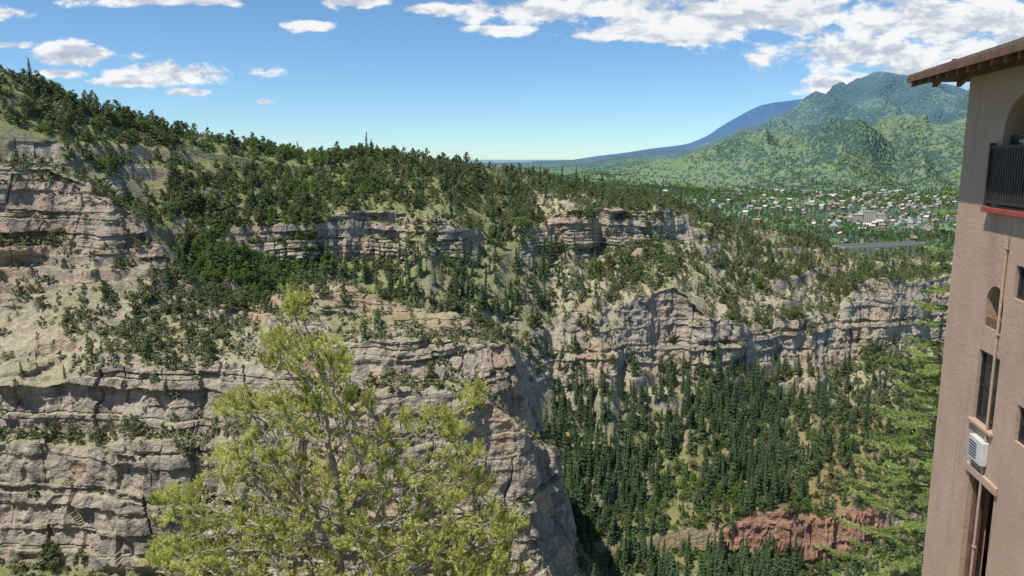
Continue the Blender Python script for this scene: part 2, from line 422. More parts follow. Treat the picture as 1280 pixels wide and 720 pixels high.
# ---- valley and mountains
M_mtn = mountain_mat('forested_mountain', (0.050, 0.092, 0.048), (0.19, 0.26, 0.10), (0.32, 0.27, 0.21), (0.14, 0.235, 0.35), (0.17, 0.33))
M_far = mountain_mat('far_hazed_mountain', (0.05, 0.09, 0.10), (0.09, 0.13, 0.14), (0.12, 0.14, 0.16), (0.10, 0.20, 0.37), (0.4, .3), 0.6)  # blue here is mostly distance haze baked into the albedo
vu = [300, 500, 600, 700, 780, 860, 900, 950, 1000, 1050, 1080, 1100, 1130, 1160, 1200, 1225, 1300, 1420, 1700]
def rowv(pts_u, pts_v, d): return np.array([W(u, np.interp(u, pts_u, pts_v), d if np.isscalar(d) else np.interp(u, d[0], d[1])) for u in vu])
RV = np.array([
 rowv([300, 1700], [470, 470], 620),
 rowv([300, 1700], [350, 350], 950),
 rowv([300, 800, 1000, 1700], [285, 285, 300, 300], 1350),
 rowv([300, 800, 1000, 1700], [240, 244, 262, 262], 2000),
 rowv([300, 700, 900, 1000, 1700], [222, 226, 234, 240, 236], 2800),
 rowv([300, 500, 700, 800, 850, 900, 950, 1000, 1050, 1100, 1130, 1160, 1225, 1420, 1700], [212, 210, 210, 206, 200, 192, 184, 177, 168, 153, 156, 163, 166, 150, 150], 4300),
 rowv([300, 500, 700, 800, 850, 900, 950, 1000, 1050, 1100, 1130, 1160, 1225, 1420, 1700], [211, 209, 209, 206, 201, 194, 188, 182, 175, 165, 167, 172, 174, 158, 158], 4900),
 rowv([300, 600, 690, 780, 860, 900, 950, 1000, 1050, 1080, 1100, 1130, 1160, 1200, 1225, 1300, 1420, 1700], [206, 204, 202, 195, 184, 169, 150, 131, 111, 98, 92, 97, 109, 112, 107, 94, 88, 98], 6600),
 rowv([300, 1700], [240, 240], 9000)])
P, rc, _ = loft(RV, 800, [6, 20, 50, 50, 90, 16, 130, 8], sig=4, rsig=2)
RC = rc[:, None]+0*P[..., 0]; U, V = project(P)
rg = 1-2*np.abs(vnoise(P[..., 0]/480+3+.6*fbm(P, 700, 2, 2), P[..., 1]/1400, P[..., 2]*0+.3, 5))
rg2 = 1-2*np.abs(vnoise(P[..., 0]/200+fbm(P, 900, 2, 3)*1.6, P[..., 1]/560, P[..., 2]*0, 6))
mt = sstep(3.8, 4.6, RC)*np.interp(U, [600, 850, 950], [.05, .35, 1])*(1-0.7*sstep(4.75, 5, RC)*(1-sstep(5, 5.4, RC)))*(1-.87*sstep(6.7, 7, RC))
P[..., 2] += mt*(130*rg+75*rg2+40*fbm(P, 160, 4, 8))-mt*50
P[..., 2] += (1-mt)*sstep(0.5, 2, RC)*(6*fbm(P, 220, 3, 9))
VAL = P; VU, VV, VRC = U, V, RC
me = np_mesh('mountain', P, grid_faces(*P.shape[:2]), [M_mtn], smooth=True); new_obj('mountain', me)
vu = [560, 640, 700, 760, 810, 860, 885, 905, 930, 950, 975, 1000, 1050, 1120, 1250, 1500]
RV = np.array([rowv([560, 1500], [230, 230], 8800),
 rowv([560, 700, 760, 860, 885, 905, 930, 950, 975, 1000, 1050, 1120, 1500], [206, 202, 192, 177, 166, 152, 138, 128, 123, 120, 120, 130, 135], 11500),
 rowv([560, 1500], [240, 240], 15000)])
P, rc, _ = loft(RV, 400, [60, 8], sig=2)
RC = rc[:, None]+0*P[..., 0]
P[..., 2] += 60*fbm(P, 900, 4, 77)*sstep(0, .3, RC)*(1-.8*sstep(.85, 1, RC))*(1-sstep(1, 1.1, RC))
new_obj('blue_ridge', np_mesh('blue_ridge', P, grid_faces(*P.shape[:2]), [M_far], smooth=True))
t = NT('plains'); Pn = t.pos()
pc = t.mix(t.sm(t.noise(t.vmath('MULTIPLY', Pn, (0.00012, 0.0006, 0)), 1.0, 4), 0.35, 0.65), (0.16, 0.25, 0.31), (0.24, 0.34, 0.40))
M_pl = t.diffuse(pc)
g = np.array([[-120000, -60000, -330], [120000, -60000, -330], [120000, 180000, -330], [-120000, 180000, -330]], float)
new_obj('ground', np_mesh('ground', g, [[0, 1, 2, 3]], [M_pl]))

# ------------------------------------------------------------------ tree prototypes
def quads(C, Nn, sx, sy, r):
    n = len(C); t = r.normal(size=(n, 3)); t -= (t*Nn).sum(1, keepdims=True)*Nn; t /= np.linalg.norm(t, axis=1, keepdims=True)+1e-9
    b = np.cross(Nn, t); sx = np.broadcast_to(sx, n)[:, None]; sy = np.broadcast_to(sy, n)[:, None]
    Vv = np.stack([C-t*sx, C-b*sy*0.9+t*sx*0.1, C+t*sx, C+b*sy-t*sx*0.15], 1).reshape(-1, 3)
    return Vv, np.arange(4*n).reshape(n, 4)
def unit(v): return v/(np.linalg.norm(v, axis=-1, keepdims=True)+1e-9)
def tube(pts, rad, k=6):
    pts = np.asarray(pts, float); n = len(pts); V_ = []; tang = unit(np.gradient(pts, axis=0))
    for i in range(n):
        a = np.array([0, 0, 1.0]) if abs(tang[i][2]) < 0.9 else np.array([1.0, 0, 0])
        x = unit(np.cross(tang[i], a)); y = np.cross(tang[i], x)
        th = np.arange(k)*2*np.pi/k
        V_.append(pts[i]+rad[i]*(np.cos(th)[:, None]*x+np.sin(th)[:, None]*y))
    F_ = [(i*k+j, i*k+(j+1) % k, (i+1)*k+(j+1) % k, (i+1)*k+j) for i in range(n-1) for j in range(k)]
    return np.concatenate(V_), np.array(F_)
class MB:
    def __init__(s): s.V = []; s.F = []; s.M = []; s.n = 0
    def add(s, V_, F_, m): s.V.append(V_); s.F.append(np.asarray(F_)+s.n); s.M.append(np.full(len(F_), m)); s.n += len(V_)
    def mesh(s, name, mats, smooth=False): return np_mesh(name, np.concatenate(s.V), np.concatenate(s.F), mats, smooth, np.concatenate(s.M))
M_pin = leaf_mat('pinyon_foliage', (0.085, 0.12, 0.05), (0.26, 0.28, 0.125), 0.25)
M_fir = leaf_mat('fir_foliage', (0.055, 0.105, 0.055), (0.155, 0.215, 0.10), 0.2)
M_dec = leaf_mat('oak_foliage', (0.13, 0.21, 0.05), (0.24, 0.34, 0.10), 0.35)
M_shr = leaf_mat('shrub_foliage', (0.15, 0.18, 0.08), (0.38, 0.39, 0.22), 0.25)

def pinyon(name, r, H=6.0, Wd=2.3, nb=24, nl=36, leaf=0.2, mat=None, lean=0.0, base=0.12):
    m = MB()
    tp = np.array([[0, 0, -1.0], [0.05, 0, H*.2], [lean*.4, .1, H*.5], [lean, 0, H*.85]])
    m.add(*tube(tp, [H*.032, H*.026, H*.017, .02]), 0)
    for i in range(nb):
        f = (i+r.random())/nb; z = H*(base+(0.93-base)*f)
        prof = math.sin(math.pi*min(1, (0.22+0.78*f)))**0.7
        rr = Wd*prof*r.uniform(0.35, 0.95); a = r.uniform(0, 2*np.pi)
        c = np.array([rr*math.cos(a)+lean*f, rr*math.sin(a), z])
        br = Wd*r.uniform(0.24, 0.42)
        tv, tf = tube([[lean*f*.7, 0, z*0.75], c*0.6+np.array([0, 0, z*.33]), c], [H*.01, H*.006, .01], 4); m.add(tv, tf, 0)
        d = unit(r.normal(size=(nl, 3))); d[:, 2] = np.abs(d[:, 2])*r.choice([1, 1, 1, -.6], nl)
        C = c+d*br*np.array([1, 1, .72])*r.uniform(.55, 1.1, (nl, 1))
        m.add(*quads(C, unit(d*.8+r.normal(size=(nl, 3))*.55), leaf*r.uniform(.6, 1.3, nl), leaf*r.uniform(.5, 1.1, nl), r), 1)
    o = bpy.data.objects.new(name, m.mesh(name, [M_bark, mat or M_pin])); return o
def fir(name, r, H=11.0, Rb=1.9, n=1100, leaf=0.27, mat=None):
    m = MB(); m.add(*tube([[0, 0, -1], [0, 0, H*.5], [0, 0, H]], [H*.02, H*.012, .02]), 0)
    nw = int(H*1.9); C = []; D = []
    for k in range(n):
        w = int(r.integers(0, nw)*1.0) if r.random() < .35 else int(nw*(1-math.sqrt(r.random())))
        f = (w+.5)/nw; rad = Rb*(1-f)**0.85*(0.8+.3*math.sin(w*2.4))+.08
        nb_ = 7; a = (r.integers(0, nb_)+w*.37)*2*np.pi/nb_+r.normal()*.16
        q = r.random()**0.6; z = H*(.08+.92*f)-rad*q*.32+r.normal()*.07
        C.append([rad*q*math.cos(a), rad*q*math.sin(a), z]); D.append([math.cos(a)*.55, math.sin(a)*.55, .9])
    C = np.array(C); D = unit(np.array(D)+r.normal(size=(n, 3))*.35)
    m.add(*quads(C, D, leaf*r.uniform(.6, 1.3, n), leaf*r.uniform(.4, .9, n), r), 1)
    return bpy.data.objects.new(name, m.mesh(name, [M_bark, mat or M_fir]))
def coll(name, obs):
    c = bpy.data.collections.new(name)
    for o in obs: c.objects.link(o)
    return c
r = np.random.default_rng(11)
C_pin = coll('pinyon_protos', [pinyon('pin_a', r, 6, 2.3, 20, 26, .25), pinyon('pin_b', r, 5, 2.0, 18, 24, .24, lean=.4), pinyon('pin_c', r, 7, 2.1, 24, 24, .25, lean=-.3), pinyon('pin_d', r, 4.2, 2.2, 16, 26, .24, base=.05), pinyon('pin_e', r, 6.5, 1.6, 18, 24, .23, lean=.5)])
C_fir = coll('fir_protos', [fir('fir_a', r, n=800, leaf=.31), fir('fir_b', r, 13, 2.0, 950, .31), fir('fir_c', r, 9, 1.8, 700, .3), fir('fir_d', r, 12, 1.5, 750, .3)])
C_dec = coll('oak_protos', [pinyon('oak_a', r, 5, 2.6, 22, 32, .21, M_dec, base=.05), pinyon('oak_b', r, 4, 2.4, 20, 32, .2, M_dec, base=.0), pinyon('oak_c', r, 7, 2.6, 26, 32, .22, M_dec, base=.1)])
C_shr = coll('shrub_protos', [pinyon('shr_a', r, 1.2, .75, 7, 12, .17, M_shr, base=0), pinyon('shr_b', r, 1.6, .8, 8, 12, .17, M_shr, base=0), pinyon('shr_c', r, .8, .8, 6, 12, .15, M_shr, base=0)])
C_low = coll('valley_protos', [pinyon('low_a', r, 7, 3.2, 8, 10, .9, M_dec, base=.05), pinyon('low_b', r, 6, 2.6, 8, 9, .8, M_pin, base=.05), pinyon('low_c', r, 9, 2.2, 8, 10, .8, M_fir, base=.05)])

def instance(name, pts, col, r, smin=.7, smax=1.3, pid=None, npro=3, tilt=.06):
    n = len(pts)
    me = bpy.data.meshes.new(name); me.vertices.add(n); me.vertices.foreach_set('co', np.asarray(pts, np.float32).ravel())
    rot = np.zeros((n, 3), np.float32); rot[:, 2] = r.uniform(0, 6.283, n); rot[:, :2] = r.normal(size=(n, 2))*tilt
    a = me.attributes.new('rot', 'FLOAT_VECTOR', 'POINT'); a.data.foreach_set('vector', rot.ravel())
    s = r.uniform(smin, smax, n)[:, None]*np.stack([r.uniform(.85, 1.15, n), r.uniform(.85, 1.15, n), r.uniform(.8, 1.2, n)], 1)
    a = me.attributes.new('scl', 'FLOAT_VECTOR', 'POINT'); a.data.foreach_set('vector', s.astype(np.float32).ravel())
    a = me.attributes.new('pid', 'INT', 'POINT'); a.data.foreach_set('value', (r.integers(0, npro, n) if pid is None else pid).astype(np.int32))
    ob = new_obj(name, me)
    ng = bpy.data.node_groups.new(name+'_gn', 'GeometryNodeTree')
    ng.interface.new_socket('Geometry', in_out='INPUT', socket_type='NodeSocketGeometry')
    ng.interface.new_socket('Geometry', in_out='OUTPUT', socket_type='NodeSocketGeometry')
    gi = ng.nodes.new('NodeGroupInput'); go = ng.nodes.new('NodeGroupOutput')
    ip = ng.nodes.new('GeometryNodeInstanceOnPoints'); ci = ng.nodes.new('GeometryNodeCollectionInfo')
    ci.inputs['Collection'].default_value = col; ci.inputs['Separate Children'].default_value = True; ci.inputs['Reset Children'].default_value = True
    def na(nm, ty):
        q = ng.nodes.new('GeometryNodeInputNamedAttribute'); q.data_type = ty; q.inputs['Name'].default_value = nm; return q.outputs['Attribute']
    L = ng.links.new
    L(gi.outputs[0], ip.inputs['Points']); L(ci.outputs[0], ip.inputs['Instance']); ip.inputs['Pick Instance'].default_value = True
    L(na('pid', 'INT'), ip.inputs['Instance Index']); L(na('rot', 'FLOAT_VECTOR'), ip.inputs['Rotation']); L(na('scl', 'FLOAT_VECTOR'), ip.inputs['Scale'])
    L(ip.outputs[0], go.inputs[0])
    md = ob.modifiers.new('scatter', 'NODES'); md.node_group = ng
    return ob

# ---- scatter on the hillside
r = np.random.default_rng(21)
flat = sstep(0.42, 0.70, HN[..., 2]); vis = (HRC < 9.6)
patch = fbm(HILL, 30, 3, 200); patch2 = fbm(HILL, 12, 2, 201)
left = 1-sstep(430, 700, HU)
upper = HRC > 6.9
d_p = np.where(upper, 0.42+0.66*left, 0.32+0.45*left)
d_p = d_p*(0.4+1.1*sstep(-.35, .45, patch))*(1+1.1*patch2)
d_p = np.where(HRC < 4.0, 0.40*np.ones_like(d_p)*(1+patch), d_p)
nobr = 1-.9*((HU > 1035)&(HU < 1160)&(HRC > 8.0))
d_p = np.maximum(d_p, 0)*flat*vis*nobr
d_f = (sstep(430, 540, HV)*(1-sstep(900, 1030, HU))*(HU > 560)*1.7 + 0.25*sstep(440, 520, HV) + 0.35*(HRC > 5)*(HRC < 6)*(1-sstep(640, 760, HU))+.04)*np.maximum(0.1, 1+1.1*patch)*flat*vis*nobr*(1-.8*(HRC > 8.5))
d_d = np.exp(-(((HU-300)/80)**2+((HV-340)/60)**2))*2.5 + sstep(0.2, .6, patch2)*.2 + .5*np.exp(-(((HU-900)/120)**2+((HV-640)/90)**2)) + 0.5*left*(HRC > 7)*sstep(0, .5, fbm(HILL, 35, 2, 321))
d_d = d_d*flat*vis*nobr
pts = scatter(HILL, d_p, 6900, r); instance('pinyon_forest', pts-np.array([0, 0, .2]), C_pin, r, .38, .98, npro=5)
pts = scatter(HILL, d_f, 2500, r); instance('fir_forest', pts-np.array([0, 0, .2]), C_fir, r, .35, 1.0, npro=4)
pts = scatter(HILL, d_d, 2300, r); instance('scrub_oak_thicket', pts-np.array([0, 0, .3]), C_dec, r, .3, .9, npro=3)
d_s = sstep(.4, .65, HN[..., 2])*vis*(0.6+.8*sstep(-.3, .4, patch2)); pts = scatter(HILL, d_s, 25000, r); instance('hillside_shrubs', pts-np.array([0, 0, .1]), C_shr, r, .6, 1.9, npro=3)
# ---- on the spur
flat = sstep(0.5, 0.75, SN[..., 2]); patch = fbm(SPUR, 18, 3, 300)
onface = ((SRC > 2)&(SRC < 3.95))
d = np.maximum(0, .6+1.1*patch)*flat*(SRC > 3.95)+.5*flat*(SRC <= 2)+.15*flat+.9*flat*bench
pts = scatter(SPUR, d, 820, r); instance('cliff_top_pinyons', pts-np.array([0, 0, .2]), C_pin, r, .3, .85, npro=5)
pts = scatter(SPUR, d*(1-onface), 70, r); instance('cliff_top_firs', pts-np.array([0, 0, .2]), C_fir, r, .3, .7, npro=4)
pts = scatter(SPUR, flat*(.8+patch)*(1-.6*onface)+flat*bench, 8800, r); instance('cliff_top_shrubs', pts-np.array([0, 0, .1]), C_shr, r, .4, 1.5, npro=3)
# ---- near slope
d = ((NEAR[..., 1] > 16) & ((NEAR[..., 1] > 45) | (NEAR[..., 0] > 9) | (NEAR[..., 0] < -14))).astype(float)
d[(NEAR[..., 1] < 34)] *= 2.5
pts = scatter(NEAR, d, 3000, r); instance('near_slope_shrubs', pts, C_shr, r, .7, 1.8, npro=3)
pts = scatter(NEAR, (NEAR[..., 1] > 60)*1.0, 900, r); instance('near_slope_pinyons', pts, C_pin, r, .4, .9, npro=5)
pts = scatter(NEAR, (NEAR[..., 1] > 140)*(np.abs(NEAR[..., 0]-20) < 90)*1.0, 420, r); instance('canyon_floor_firs', pts, C_fir, r, .6, 1.0, npro=4)
# ---- valley woodland
pv = fbm(VAL, 260, 3, 400)
d = (VRC > 1)*(VRC < 4.6)*np.maximum(0, .7+1.0*pv)*(VU > 560)*(VU < 1350)*np.interp(VRC, [1, 3, 4.6], [1.5, 1, .35])
pts = scatter(VAL, d, 21000, r); instance('valley_woodland', pts, C_low, r, .5, 1.3, pid=r.choice(3, len(pts), p=[.5, .3, .2]), npro=3)

# ------------------------------------------------------------------ town in the valley
def box_arr(c, s, rz):
    cx, cy, cz = c; sx, sy, sz = s
    v = np.array([[x, y, z] for z in (0, 1) for y in (-.5, .5) for x in (-.5, .5)], float)*np.array([sx, sy, sz])
    R_ = np.array([[math.cos(rz), -math.sin(rz), 0], [math.sin(rz), math.cos(rz), 0], [0, 0, 1]])
    v = v@R_.T+np.array([cx, cy, cz])
    return v, np.array([[0, 2, 3, 1], [4, 5, 7, 6], [0, 1, 5, 4], [1, 3, 7, 5], [3, 2, 6, 7], [2, 0, 4, 6]])
def gable_arr(c, s, rz):
    sx, sy, sz = s
    v = np.array([[-.55*sx, -.6*sy, 0], [.55*sx, -.6*sy, 0], [.55*sx, .6*sy, 0], [-.55*sx, .6*sy, 0], [-.55*sx, 0, sz], [.55*sx, 0, sz]], float)
    R_ = np.array([[math.cos(rz), -math.sin(rz), 0], [math.sin(rz), math.cos(rz), 0], [0, 0, 1]])
    v = v@R_.T+np.array(c)
    return v, np.array([[0, 1, 5, 4], [2, 3, 4, 5], [0, 4, 3, 3], [1, 2, 5, 5]])
m = MB()
d = (np.exp(-(((VU-1120)/110)**2+((VV-272)/30)**2))+.25*np.exp(-(((VU-980)/120)**2+((VV-255)/22)**2)))*(VU > 820)*(VRC > 1.5)*(VRC < 4)
for p in scatter(VAL, d, 250, r):
    rz = r.uniform(0, 3.14); w, l, h = r.uniform(7, 15), r.uniform(7, 11), r.uniform(4, 7)
    k = r.choice(3, p=[.3, .45, .25]); m.add(*box_arr(p-[0, 0, 2], (w, l, h+3), rz), k)
    g = gable_arr(p+[0, 0, h+1.003], (w, l, r.uniform(2.5, 4)), rz); m.add(g[0], g[1][:2], 3+r.integers(0, 3))
mats = [plain('house_white', (.60, .58, .53)), plain('house_tan', (.45, .36, .27)), plain('house_brick', (.36, .20, .14)), plain('roof_grey', (.33, .32, .31)), plain('roof_brown', (.33, .23, .17)), plain('roof_pale', (.55, .52, .48))]
new_obj('distant_town_houses', m.mesh('town', mats))
def vnear(u, v):
    q = (VU-u)**2+(VV-v)**2+1e6*(VRC > 4); i = np.unravel_index(np.argmin(q), q.shape); return VAL[i]
hp = vnear(1084, 277)
e = bpy.data.objects.new('hotel_building', None); scene.collection.objects.link(e)
M_hot = plain('hotel_wall', (.68, .54, .41)); M_hr = plain('hotel_roof', (.50, .43, .37)); M_dk = plain('dark_glass', (.10, .09, .085), .4)
HB = ((0, 32, 24), (-27, 24, 17), (26, 22, 18), (-45, 13, 11))
m = MB()
for (ox, w, h) in HB: m.add(*box_arr(hp+np.array([ox, 0, -3]), (w-.1, 18, h+3), 0), 0)
new_obj('walls', m.mesh('w', [M_hot]), e)
m = MB()
for (ox, w, h) in HB: m.add(*box_arr(hp+np.array([ox, 0, h+.003]), (w+1, 19, 1), 0), 0)
new_obj('roof', m.mesh('w', [M_hr]), e)
m = MB()
for (ox, w, h) in HB[:3]:
    for zz in np.arange(1.5, h-2, 4.2):
        for xx in np.arange(-w/2+2, w/2-1, 4.6): m.add(*box_arr(hp+np.array([ox+xx, -9.05, zz]), (1.4, .3, 1.6), 0), 0)
new_obj('windows', m.mesh('w', [M_dk]), e)

# ---- highway bridge
M_con = plain('concrete', (.55, .52, .47), .9); M_asp = plain('asphalt', (.06, .06, .06), .9); M_steel = plain('guardrail_steel', (.4, .41, .42), .5, metal=.6)
e = bpy.data.objects.new('highway_bridge', None); scene.collection.objects.link(e)
a = W(1050, 303, 620); b = W(1150, 307, 650); dv = b-a; L_ = np.linalg.norm(dv); rz = math.atan2(dv[1], dv[0]); mid = (a+b)/2
def barr(along, side, z, sx, sy, sz):
    c = mid+np.array([math.cos(rz), math.sin(rz), 0])*along+np.array([-math.sin(rz), math.cos(rz), 0])*side+np.array([0, 0, z]); return box_arr(c, (sx, sy, sz), rz)
m = MB(); m.add(*barr(0, 0, -.8, L_, 11, .6), 0); m.add(*barr(0, -4.2, -2.3, L_, .8, 1.497), 0); m.add(*barr(0, 4.2, -2.3, L_, .8, 1.497), 0); m.add(*barr(0, -5.4, -.197, L_, .25, .8), 0); m.add(*barr(0, 5.4, -.197, L_, .25, .8), 0)
new_obj('deck', m.mesh('deck', [M_con]), e)
m = MB(); m.add(*barr(0, 0, -.196, L_, 10, .1), 0); new_obj('roadway', m.mesh('road', [M_asp]), e)
m = MB()
for al in (-L_*.38, -L_*.13, L_*.13, L_*.38):
    m.add(*barr(al, 0, -3.3, 1.6, 9.6, .997), 0); m.add(*barr(al, -3, -60, 1.3, 1.3, 56.69), 0); m.add(*barr(al, 3, -60, 1.3, 1.3, 56.69), 0)
new_obj('piers', m.mesh('piers', [M_con]), e)
m = MB(); m.add(*barr(0, -5.4, 1.0, L_, .1, .12), 0)
for al in np.arange(-L_/2+1, L_/2, 3): m.add(*barr(al, -5.4, .6, .12, .12, .4), 0)
new_obj('guardrail', m.mesh('rail', [M_steel]), e)

# ------------------------------------------------------------------ stucco building at the right
t = NT('stucco'); Pn = t.n('ShaderNodeTexCoord').outputs['Object']
sc_ = t.mix(t.sm(t.noise(Pn, .7, 5, .6), .3, .7), (.48, .33, .235), (.56, .395, .29))
sc_ = t.mix(t.math('MULTIPLY', t.sm(t.noise(t.vmath('MULTIPLY', Pn, (3, 3, .25)), 1.0, 4, .6), .52, .72), .4), sc_, (.34, .24, .175))
M_st = t.bsdf(sc_, .95, t.math('ADD', t.noise(Pn, 45, 4, .7), t.noise(Pn, 9, 3, .6)), .7, .03, .1)
M_wood = plain('weathered_wood', (.17, .095, .06), .8, .3, 5, .4); M_trim = plain('dark_trim', (.045, .035, .03), .5, .3, 5)
M_red = plain('red_sill', (.36, .07, .05), .7)
M_metal = plain('unit_metal', (.62, .62, .60), .4, .1, 6, .1, .01)
t = NT('window_glass'); M_glass = t.bsdf((.02, .025, .028), .08, spec=.5)
t = NT('roof_shingles'); Pn = t.n('ShaderNodeTexCoord').outputs['Object']
bk = t.n('ShaderNodeTexBrick'); t.put(bk.inputs['Vector'], Pn); bk.inputs['Scale'].default_value = 3.5; bk.inputs['Color1'].default_value = (.20, .14, .115, 1); bk.inputs['Color2'].default_value = (.29, .21, .18, 1); bk.inputs['Mortar'].default_value = (.07, .05, .04, 1); bk.inputs['Mortar Size'].default_value = .03
M_shg = t.bsdf(t.mix(.35, bk.outputs[0], t.mix(t.noise(Pn, 14, 4), (.12, .08, .06), (.30, .21, .17))), .9, bk.outputs[1], -.5, .03)
bld = bpy.data.objects.new('stucco_building', None); scene.collection.objects.link(bld)
dirv = np.array([.169, 1.0]); dirv /= np.linalg.norm(dirv)
Cc = np.array([9.36, 16.0]); ev = -dirv; nv = np.array([-dirv[1], dirv[0]])
Mloc = Matrix(((ev[0], -nv[0], 0, Cc[0]), (ev[1], -nv[1], 0, Cc[1]), (0, 0, 1, 0), (0, 0, 0, 1)))
bld.matrix_world = Mloc
def wsz(u, v):
    dx = (u-640.)/F; dy = (v-360.)/F; D = np.array([dx, CP-dy*SP, -SP-dy*CP])
    k = (Cc@nv)/(D[:2]@nv); p = D*k
    return float((p[:2]-Cc)@ev), float(p[2])
import bmesh
def lbox(name, x0, x1, y0, y1, z0, z1, mat, bev=0.0):
    v = np.array([[x, y, z] for z in (z0, z1) for y in (y0, y1) for x in (x0, x1)], float)
    me = np_mesh(name, v, [[0, 2, 3, 1], [4, 5, 7, 6], [0, 1, 5, 4], [1, 3, 7, 5], [3, 2, 6, 7], [2, 0, 4, 6]], [mat])
    bm = bmesh.new(); bm.from_mesh(me); bmesh.ops.recalc_face_normals(bm, faces=bm.faces)
    if bev: bmesh.ops.bevel(bm, geom=bm.edges[:], offset=bev, segments=2, affect='EDGES', profile=.5)
    bm.to_mesh(me); bm.free()
    return new_obj(name, me, bld)
ZT, ZB, TH, LEN, DEP = 1.62, -16.0, .42, 10.5, 8.0
def opening(uL, uR, vt, vb):
    vm = (vt+vb)/2
    s0 = wsz(uL, vm)[0]; s1 = wsz(uR, vm)[0]; um = (uL+uR)/2
    return s0, s1, wsz(um, vb)[1], wsz(um, vt)[1]
wins = {
 'loggia': (*opening(1252, 1300, 118, 262), True),
 'niche': (*opening(1232, 1254, 357, 413), True),
 'small': (*opening(1268, 1292, 334, 378), False),
 'tall': (*opening(1219, 1246, 440, 535), False),
 'lower': (*opening(1269, 1296, 512, 562), False),
}
dz = (*opening(1197, 1231, 590, 860), False)
wall = lbox('front_wall', 0, LEN, 0, TH, ZB, ZT, M_st)
def prism(s0, s1, z0, z1, arch, y0, y1):
    pts = [(s0, z0), (s1, z0)]
    if arch:
        rr = (s1-s0)/2; zc = z1-rr
        for a in np.linspace(0, np.pi, 17): pts.append(((s0+s1)/2+rr*math.cos(a), zc+rr*math.sin(a)))
    else: pts += [(s1, z1), (s0, z1)]
    bm = bmesh.new(); A = [bm.verts.new((x, y0, z)) for x, z in pts]; B = [bm.verts.new((x, y1, z)) for x, z in pts]
    n = len(pts); bm.faces.new(A); bm.faces.new(B[::-1])
    for i in range(n): bm.faces.new((A[i], B[i], B[(i+1) % n], A[(i+1) % n]))
    bmesh.ops.recalc_face_normals(bm, faces=bm.faces); me = bpy.data.meshes.new('cut'); bm.to_mesh(me); bm.free(); return me
cutters = []
for k_, (s0, s1, z0, z1, ar) in list(wins.items())+[('door', dz)]:
    c = new_obj('cut', prism(s0, s1, z0, z1, ar, -.3, TH+.2), bld); cutters.append(c)
    mo = wall.modifiers.new('b', 'BOOLEAN'); mo.object = c; mo.operation = 'DIFFERENCE'; mo.solver = 'EXACT'
bpy.context.view_layer.update()
dg = bpy.context.evaluated_depsgraph_get(); nm = bpy.data.meshes.new_from_object(wall.evaluated_get(dg))
wall.modifiers.clear(); wall.data = nm
for c in cutters: bpy.data.objects.remove(c)
lbox('end_wall', .003, TH, TH+.002, DEP, ZB, ZT, M_st); lbox('near_end_wall', LEN-TH, LEN-.003, TH+.002, DEP, ZB, ZT, M_st); lbox('back_wall', 0, LEN, DEP+.002, DEP+TH, ZB, ZT, M_st)
for i, zf in enumerate((-2.0, -5.2, -8.6)): lbox('floor_%d' % i, TH+.01, LEN-TH-.01, TH+.01, DEP-.01, zf-.25, zf, M_wood)
lbox('room_partition', TH+.01, LEN-TH-.01, 2.2, 2.35, ZB, ZT-.1, M_st)
def window(nm_, s0, s1, z0, z1, bars=1, frame=M_trim):
    fw = .06; y0, y1 = .06, .12
    lbox(nm_+'_glass', s0+.01, s1-.01, .09, .10, z0+.01, z1-.01, M_glass)
    lbox(nm_+'_frame_l', s0+.002, s0+fw, y0, y1, z0+.002, z1-.002, frame); lbox(nm_+'_frame_r', s1-fw, s1-.002, y0, y1, z0+.002, z1-.002, frame)
    lbox(nm_+'_frame_b', s0+fw+.002, s1-fw-.002, y0, y1, z0+.002, z0+fw, frame); lbox(nm_+'_frame_t', s0+fw+.002, s1-fw-.002, y0, y1, z1-fw, z1-.002, frame)
    for b_ in range(bars):
        zz = z0+(z1-z0)*(b_+1)/(bars+1); lbox(nm_+'_bar_%d' % b_, s0+fw+.003, s1-fw-.003, y0+.01, y1-.01, zz-.022, zz+.022, frame)
window('tall_window', *wins['tall'][:4], bars=1); window('small_window', *wins['small'][:4], bars=0); window('lower_window', *wins['lower'][:4], bars=1)
s0, s1, z0, z1, _ = wins['tall']; lbox('tall_window_sill', s0-.06, s1+.06, -.07, .055, z0-.07, z0-.003, M_st, .01)
s0, s1, z0, z1, _ = wins['niche']; lbox('niche_sill', s0+.003, s1-.003, .03, .4, z0+.003, z0+.18, M_wood)
s0, s1, z0, z1, _ = wins['loggia']
lbox('red_sill', s0-.30, s1+.1, -.14, -.003, z0-.12, z0-.02, M_red, .01)
ss = s0-.16; zr = z0+1.12
lbox('rail_top', ss, s1, -.12, -.04, zr-.06, zr, M_trim); lbox('rail_bottom', ss, s1, -.12, -.04, z0+.05, z0+.11, M_trim)
x = ss+.03; i = 0
while x < s1: lbox('baluster_%d' % i, x, x+.055, -.10, -.06, z0+.112, zr-.062, M_trim); x += .095; i += 1
lbox('rail_post', ss-.06, ss-.002, -.13, -.03, z0-.0, zr+.05, M_trim)
lbox('loggia_frame_post', s0+.003, s0+.08, .12, .2, z0+.003, z1-(s1-s0)/2, M_trim); lbox('loggia_mid_rail', s0+.082, s1-.01, .12, .2, zr+.1, zr+.17, M_trim)
lbox('loggia_shutter', s0+.085, s1-.01, .14, .17, z0+.003, z1-(s1-s0)/2, M_glass)
s0, s1, z0, z1 = opening(1218, 1236, 547, 578)
lbox('vent_unit_case', s0, s1, -.12, -.002, z0, z1, M_metal, .012)
for i in range(6): zz = z0+(z1-z0)*(.15+.12*i); lbox('vent_louver_%d' % i, s0+.05, s0+(s1-s0)*.62, -.128, -.1205, zz, zz+.02, M_trim)
sp_ = wsz(1262, 300)[0]; zt_ = wsz(1262, 297)[1]
